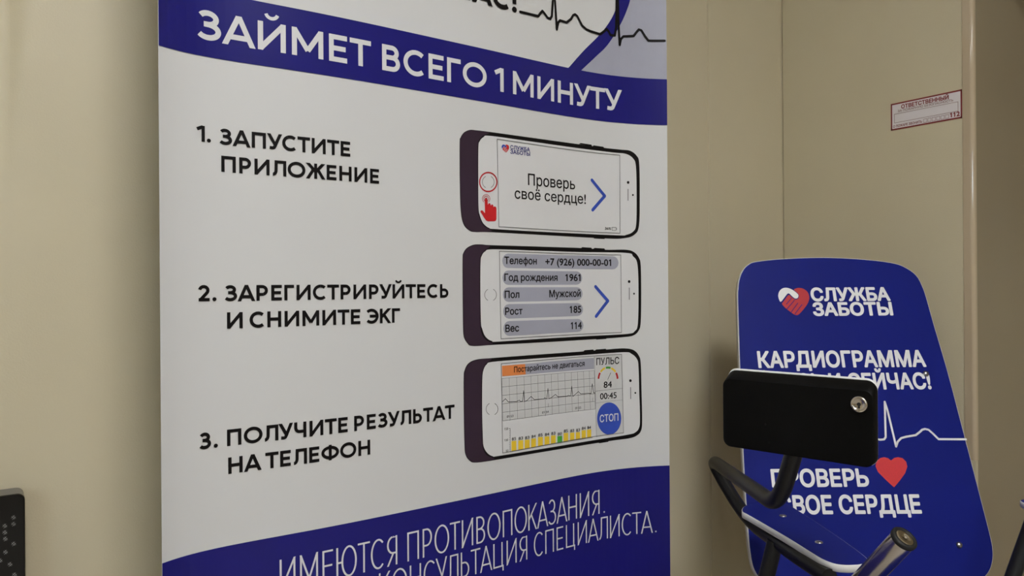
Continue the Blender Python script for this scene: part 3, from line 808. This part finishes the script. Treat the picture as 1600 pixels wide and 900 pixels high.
for q in ((1446.5, 584), (1194, 583), (1498.5, 851.5), (1216, 853)):
    c = brd_put(*brd_inv(*q), 0)
    mb = MB(); lathe(mb, c, fwd, [(.0058, 0), (.0058, .0008), (.0050, .0026), (.0032, .0040), (0.0001, .0045)], 'steel', 20)
    obj('bolt', mb, back, 'dome-headed steel bolt')

TR = .0112
ZS = -.3735
def on_z(px, py, z):
    t, v = ray(px, py); d = z/v; return (t*d, d)
pa = pix((1100, 700), 4.5)
shelf_px = [(265,440),(268,425),(285,408),(340,385),(430,372),(520,374),(585,392),(700,462),(800,526),(900,593),(1000,662),(1090,728),(1150,777),(1158,800),(1110,818),(1050,824),(985,824),(915,814),(830,782),(740,728),(600,640),(400,523),(300,466),(273,452)]
def zput(z): return lambda a, b, h: W(a, b, z + h)
def shelf(o2, name, bolts, mirror=False):
    o = [(2*CX + .023 - x, y) for x, y in o2] if mirror else o2
    a = sum(o[i][0]*o[(i+1) % len(o)][1] - o[(i+1) % len(o)][0]*o[i][1] for i in range(len(o)))
    if a < 0: o = o[::-1]
    mb = MB(); slab(mb, o, zput(ZS), -.0105, 0, 'laminate', 'edge')
    s = obj(name, mb, chair)
    for bx_, by_ in bolts:
        x = 2*CX + .023 - bx_ if mirror else bx_
        mb = MB(); lathe(mb, W(x, by_, ZS), (0, 0, 1), [(.0058, 0), (.0058, .0006), (.0048, .0016), (.0024, .0022), (.0001, .0023)], 'steel', 20)
        obj('bolt', mb, s, 'low steel bolt head')
    return s
so = [(v.x, v.y) for v in catmull([on_z(*pa(*q), ZS) + (0,) for q in shelf_px], 4, True)]
bl = [on_z(*pa(555, 478), ZS), on_z(*pa(808, 664), ZS)]
shelf(so, 'armrest', bl)
shelf(so, 'armrest', bl, True)

def at(px, py, d):
    t, v = ray(px, py); return W(t*d, d, v*d)
def mir(P):                        # mirror about the chair's middle plane
    q = P - Vector((0, 0, CZ)); X = ct*q.x - st*q.y; Y = st*q.x + ct*q.y
    return W(2*CX - X, Y, q.z)
# bent arm tube that carries the phone holder
tube = [at(1296, 902, 1.0), at(1245, 869, 1.085), at(1166, 812, 1.28), at(1110, 717, 1.38), at(1216, 791, 1.0), at(1241, 706, .965)]
mb = MB(); sweep(mb, rounded(tube, [.03, .06, .05, .05], 10), TR, 'black')
obj('holder_arm', mb, chair)
rt = [mir(tube[0]), mir(tube[1]), mir(tube[2])]
rear = mir(at(1166, 812, 1.28)) + Vector((0, 0, .0))
mb = MB(); sweep(mb, rounded([rt[0], rt[1], rt[2], rt[2] + F0*.05 + Vector((0, 0, -.06))], .03, 8), TR, 'black')
obj('armrest_tube', mb, chair)
# upright supports of the armrests and the lower frame
pl_ = [at(1211, 846, 1.15), at(1198, 900, 1.15)]
d = (pl_[1] - pl_[0]).normalized()
foot_l = W(CX - .27, 1.06, -CZ + .42)
mb = MB(); sweep(mb, rounded([pl_[0], pl_[0] + d*.12, foot_l], .05, 8), TR*1.06, 'black'); obj('armrest_support', mb, chair)
ra, rb = at(1606, 835, 1.22), at(1580, 908, 1.22)
d = (rb - ra).normalized()
mb = MB(); sweep(mb, rounded([ra - d*.03, rb + d*.06, W(CX + .2, 1.2, -CZ + .43)], .05, 8), TR, 'black'); obj('armrest_support', mb, chair)
# seat, legs and back posts (below the frame)
mb = MB(); sp = []
for (cx_, cy_), a0 in zip(((.19, .2), (-.19, .2), (-.19, -.2), (.19, -.2)), (0, 90, 180, 270)):
    for k in range(7):
        an = math.radians(a0 + 15*k); sp.append((CX + cx_ + .04*math.cos(an), 1.06 + cy_ + .04*math.sin(an)))
slab(mb, sp, zput(-CZ + .46), -.018, 0, 'laminate', 'edge'); obj('seat', mb, chair)
for sx in (-1, 1):
    mb = MB()
    bb = brd_put(sx*.12, -.40, -.0275); bt_ = brd_put(sx*.12, -.02, -.0275)
    sweep(mb, rounded([bt_, bb, W(CX + sx*.12, 1.28, -CZ + .425), W(CX + sx*.12, .9, -CZ + .425)], .05, 8), TR, 'black'); obj('back_post', mb, chair)
    for yy, dy in ((.9, -.03), (1.24, .04)):
        mb = MB(); sweep(mb, [W(CX + sx*.19, yy, -CZ + .44), W(CX + sx*.22, yy + dy, -CZ + .004)], TR*1.15, 'black')
        lathe(mb, W(CX + sx*.22, yy + dy, -CZ), (0, 0, 1), [(.0001, 0), (.018, 0), (.018, .02), (.013, .024)], 'rubber')
        obj('leg', mb, chair)
    mb = MB(); sweep(mb, [W(CX + sx*.2, .88, -CZ + .43), W(CX + sx*.2, 1.26, -CZ + .43)], TR, 'black'); obj('seat_rail', mb, chair)

# phone holder: black housing seen from behind, white front frame peeping round it
TLf = Vector((.2803, 1.0)); wv = Vector((.727, -.687)); nv = Vector((.687, .727))
def hp_(u, v, dep): return W(TLf.x + wv.x*u + nv.x*dep, TLf.y + wv.y*u + nv.y*dep, -.1245 - v)
WH, HH = .1906, .0905
def rrect(u0, u1, v0, v1, r, n=6):
    o = []
    for cu_, cv_, a0 in ((u1 - r, v1 - r, 0), (u0 + r, v1 - r, 90), (u0 + r, v0 + r, 180), (u1 - r, v0 + r, 270)):
        for k in range(n + 1):
            an = math.radians(a0 + 90*k/n); o.append((cu_ + r*math.cos(an), cv_ + r*math.sin(an)))
    return o
def rings(mb, secs, m, cap0=True, cap1=True):
    n = len(secs[0]); vs = [v for s in secs for v in s]; fs = []
    for L in range(len(secs) - 1):
        for i in range(n):
            j = (i+1) % n; fs.append((L*n + i, L*n + j, (L+1)*n + j, (L+1)*n + i))
    mb.add(vs, fs, m, True)
    if cap0: mb.add(secs[0], [tuple(range(n))[::-1]], m)
    if cap1: mb.add(secs[-1], [tuple(range(n))], m)
def sec(u0, u1, v0, v1, r, dep): return [hp_(u, v, dep) for u, v in rrect(u0, u1, v0, v1, r)]
mb = MB()
rings(mb, [sec(.001, WH - .001, .001, HH - .001, .010, 0), sec(0, WH, 0, HH, .0105, .001), sec(-.0005, WH - .001, -.0095, HH + .001, .012, .016), sec(-.0005, WH - .001, -.0095, HH + .001, .012, .0175)], 'case')
hold = obj('phone_holder', mb, chair)
mb = MB()
rings(mb, [sec(-.001, WH - .0015, -.0105, HH + .002, .012, .0172), sec(-.001, WH - .0015, -.0118, HH + .002, .012, .019), sec(0, WH - .003, -.011, HH, .012, .024)], 'edge')
obj('front_frame', mb, hold, 'white front frame of the holder')
mb = MB()
rings(mb, [sec(.012, WH - .015, .002, HH - .012, .006, .0238), sec(.012, WH - .015, .002, HH - .012, .006, .0246)], 'dark')
obj('screen', mb, hold, 'dark phone screen facing the seat')
# lock
t, v = ray(1343, 631.5)
u = (t*TLf.y - TLf.x)/(wv.x - t*wv.y); Yd = TLf.y + wv.y*u; lv = -.1245 - v*Yd
back_dir = hp_(0, 0, -1) - hp_(0, 0, 0)
c = hp_(u, lv, 0)
mb = MB(); lathe(mb, c, back_dir, [(.0098, -.001), (.0098, .0015), (.0090, .0032), (.0072, .0036), (.0066, .0026), (.0064, .0024), (.0001, .0024)], 'chrome', 32)
lock = obj('lock', mb, hold, 'round chrome cam lock')
mb = MB(); lathe(mb, hp_(u, lv, -.0025), back_dir, [(.0022, 0), (.0022, .0002), (.0001, .0002)], 'rubber', 16)
mb.add([hp_(u + a, lv + b, -.0028) for a, b in ((-.0009, 0), (.0009, 0), (.0011, .0045), (-.0011, .0045))], [(0, 3, 2, 1)], 'rubber')
for a, b in ((1196, 663), (1201.6, 691.5)):
    t, v = ray(a, b); uu = (t*TLf.y - TLf.x)/(wv.x - t*wv.y); vv = -.1245 - v*(TLf.y + wv.y*uu)
    m2 = MB(); lathe(m2, hp_(uu, vv, 0), back_dir, [(.0016, -.0005), (.0016, .0003), (.0001, .0005)], 'case', 12); obj('screw', m2, hold)
# (keyhole belongs to the lock's own mesh)
kb = bmesh.new(); kb.from_mesh(lock.data)
lock.data.materials.append(M['rubber'])
base = [kb.verts.new(v_ - ORIG['lock']) for v_ in mb.v]
for f in mb.f:
    nf = kb.faces.new([base[i] for i in f]); nf.material_index = 1
kb.to_mesh(lock.data); kb.free()

# polished hand grip
g1 = at(1413.5, 840.5, .88); g0 = at(1356, 902, .925)
ax = (g1 - g0).normalized()
mb = MB(); lathe(mb, g0 - ax*.10, ax, [(.0001, 0), (.0140, 0), (.0140, (g1 - g0).length + .10 - .004)], 'chrome', 40)
grip = obj('hand_grip', mb, chair)
mb = MB(); lathe(mb, g1 - ax*.004, ax, [(.0142, -.001), (.0152, .0005), (.0152, .004), (.0140, .0056), (.0108, .0056), (.0104, .0048)], 'rubber', 40)
obj('end_ring', mb, grip, 'black rubber end ring')
mb = MB(); lathe(mb, g1 - ax*.004, ax, [(.0108, .0046), (.0100, .0050), (.0022, .0050), (.0016, .0042), (.0001, .0042)], 'chrome', 32)
obj('end_disc', mb, grip, 'steel end disc')
gb = g0 - ax*.10
mb = MB(); sweep(mb, rounded([gb + ax*.01, gb - ax*.03, W(CX - .2, .93, -CZ + .60), W(CX - .2, .9, -CZ + .43)], .04, 8), TR, 'black'); obj('grip_tube', mb, chair)

# ------------------------------------------------------------------ sticker on the wall
def st_inv(px, py):
    P = on_x(px, py, XR); return (-P.y, P.z)
def st_put(a, b, h): return Vector((XR - h, -a, b))
T_ = Sheet(st_inv, st_put)
p = pix((1370, 120), 10.0)
c4 = [st_inv(*p(*q)) for q in ((222,428),(1335,193),(1335,648),(222,842))]
sx0 = (c4[0][0] + c4[3][0])/2; sx1 = (c4[1][0] + c4[2][0])/2; sz1 = (c4[0][1] + c4[1][1])/2; sz0 = (c4[2][1] + c4[3][1])/2
SW, SH = sx1 - sx0, sz1 - sz0
def sq(u, v): return (sx0 + SW*u, sz0 + SH*v)
S2 = Sheet(sq, st_put)
stick = thing('safety_sticker', 'white fire safety sticker with maroon border and the number 112 on the beige wall', 'sticker', (XR, -(sx0 + sx1)/2, sz0))
mb = MB(); S2.poly(mb, [(0,0),(1,0),(1,1),(0,1)], 'paper', .0004)
for a, b, c_, d_ in ((0,0,1,.055),(0,.945,1,1),(0,0,.02,1),(.98,0,1,1)): S2.poly(mb, [(a,b),(c_,b),(c_,d_),(a,d_)], 'maroon', .0006)
mb.add([st_put(*sq(u_, v_), h_) for h_ in (0, .0004) for u_, v_ in ((0,0),(1,0),(1,1),(0,1))], [(0,1,5,4),(1,2,6,5),(2,3,7,6),(3,0,4,7)], 'paper')
film = obj('film', mb, stick)
def s2text(mb, body, u0, u1, v0, cap, m, w):
    V, T, nT = text2(body, w); S2.lay_text(mb, [(sx0 + SW*(u0 + x*(u1-u0)), sz0 + SH*(v0 + y*cap)) for x, y in V], T, nT, m, .0007)
mb = MB()
s2text(mb, 'ОТВЕТСТВЕННЫЙ', .155, .825, .755, .13, 'maroon', .04)
s2text(mb, 'ЗА ПОЖАРНУЮ БЕЗОПАСНОСТЬ', .105, .885, .645, .075, 'maroon2', .02)
s2text(mb, 'О ПОЖАРЕ ЗВОНИТЬ', .035, .455, .095, .085, 'maroon', .02)
s2text(mb, '112', .84, .97, .095, .15, 'maroon', .04)
k_ = SH
for a, b, c_, d_ in ((.05,.26,.95,.275),(.05,.585,.95,.6),(.05,.26,.056,.6),(.944,.26,.95,.6)): S2.poly(mb, [(a,b),(c_,b),(c_,d_),(a,d_)], 'maroon2', .0007)
for i in range(6):
    u_ = .475 + i*.06
    for a, b, c_, d_ in ((u_,.075,u_+.05,.09),(u_,.2,u_+.05,.215),(u_,.075,u_+.005,.215),(u_+.045,.075,u_+.05,.215)): S2.poly(mb, [(a,b),(c_,b),(c_,d_),(a,d_)], 'maroon2', .0007)
obj('lettering', mb, stick)

# ------------------------------------------------------------------ black box on the wall at lower left
YF = YB - .052
cr_ = on_y(39, 771, YF)
bxr, bzt = cr_.x, cr_.z
box = thing('wall_box', 'flat black wall-mounted box with small white hash marks beside the banner', 'box', (bxr - .2, YB, bzt - .5))
def bsec(ins, y): return [Vector((x, y, z)) for x, z in rrect(bxr - .4 + ins, bxr - ins, bzt - .5 + ins, bzt - ins, .009)]
mb = MB(); rings(mb, [bsec(0, YF + .006), bsec(0.001, YF + .046)], 'grey'); mb.box((bxr - .3, YF + .046, bzt - .4), (bxr - .1, YB, bzt - .1), 'grey')
body = obj('housing', mb, box)
mb = MB(); rings(mb, [bsec(.0015, YF), bsec(0, YF + .0015), bsec(0, YF + .006)], 'dark')
front = obj('front_panel', mb, box)
def fp_inv(px, py):
    P = on_y(px, py, YF); return (P.x, P.z)
P_ = Sheet(fp_inv, lambda a, b, h: Vector((a, YF - h, b)))
mb = MB()
for x, y in ((21,808.5),(21,818.8),(7.5,821.8),(7.5,832),(8.2,842),(21.3,849.7),(8.5,862.7),(15.6,881.7),(0,876),(22.7,898),(-8,850),(-10,820)):
    for (a, b), (c_, d_) in (((-4,1.5),(2,-4)), ((-2,4),(4,-1.5)), ((-3.5,-2),(2,3)), ((-1,-3.5),(4,1.5))):
        P_.stroke(mb, [(x + a*.85, y + b*.85), (x + c_*.85, y + d_*.85)], .5, 'mark', .0003)
obj('hash_marks', mb, front, 'small white hash-shaped marks')
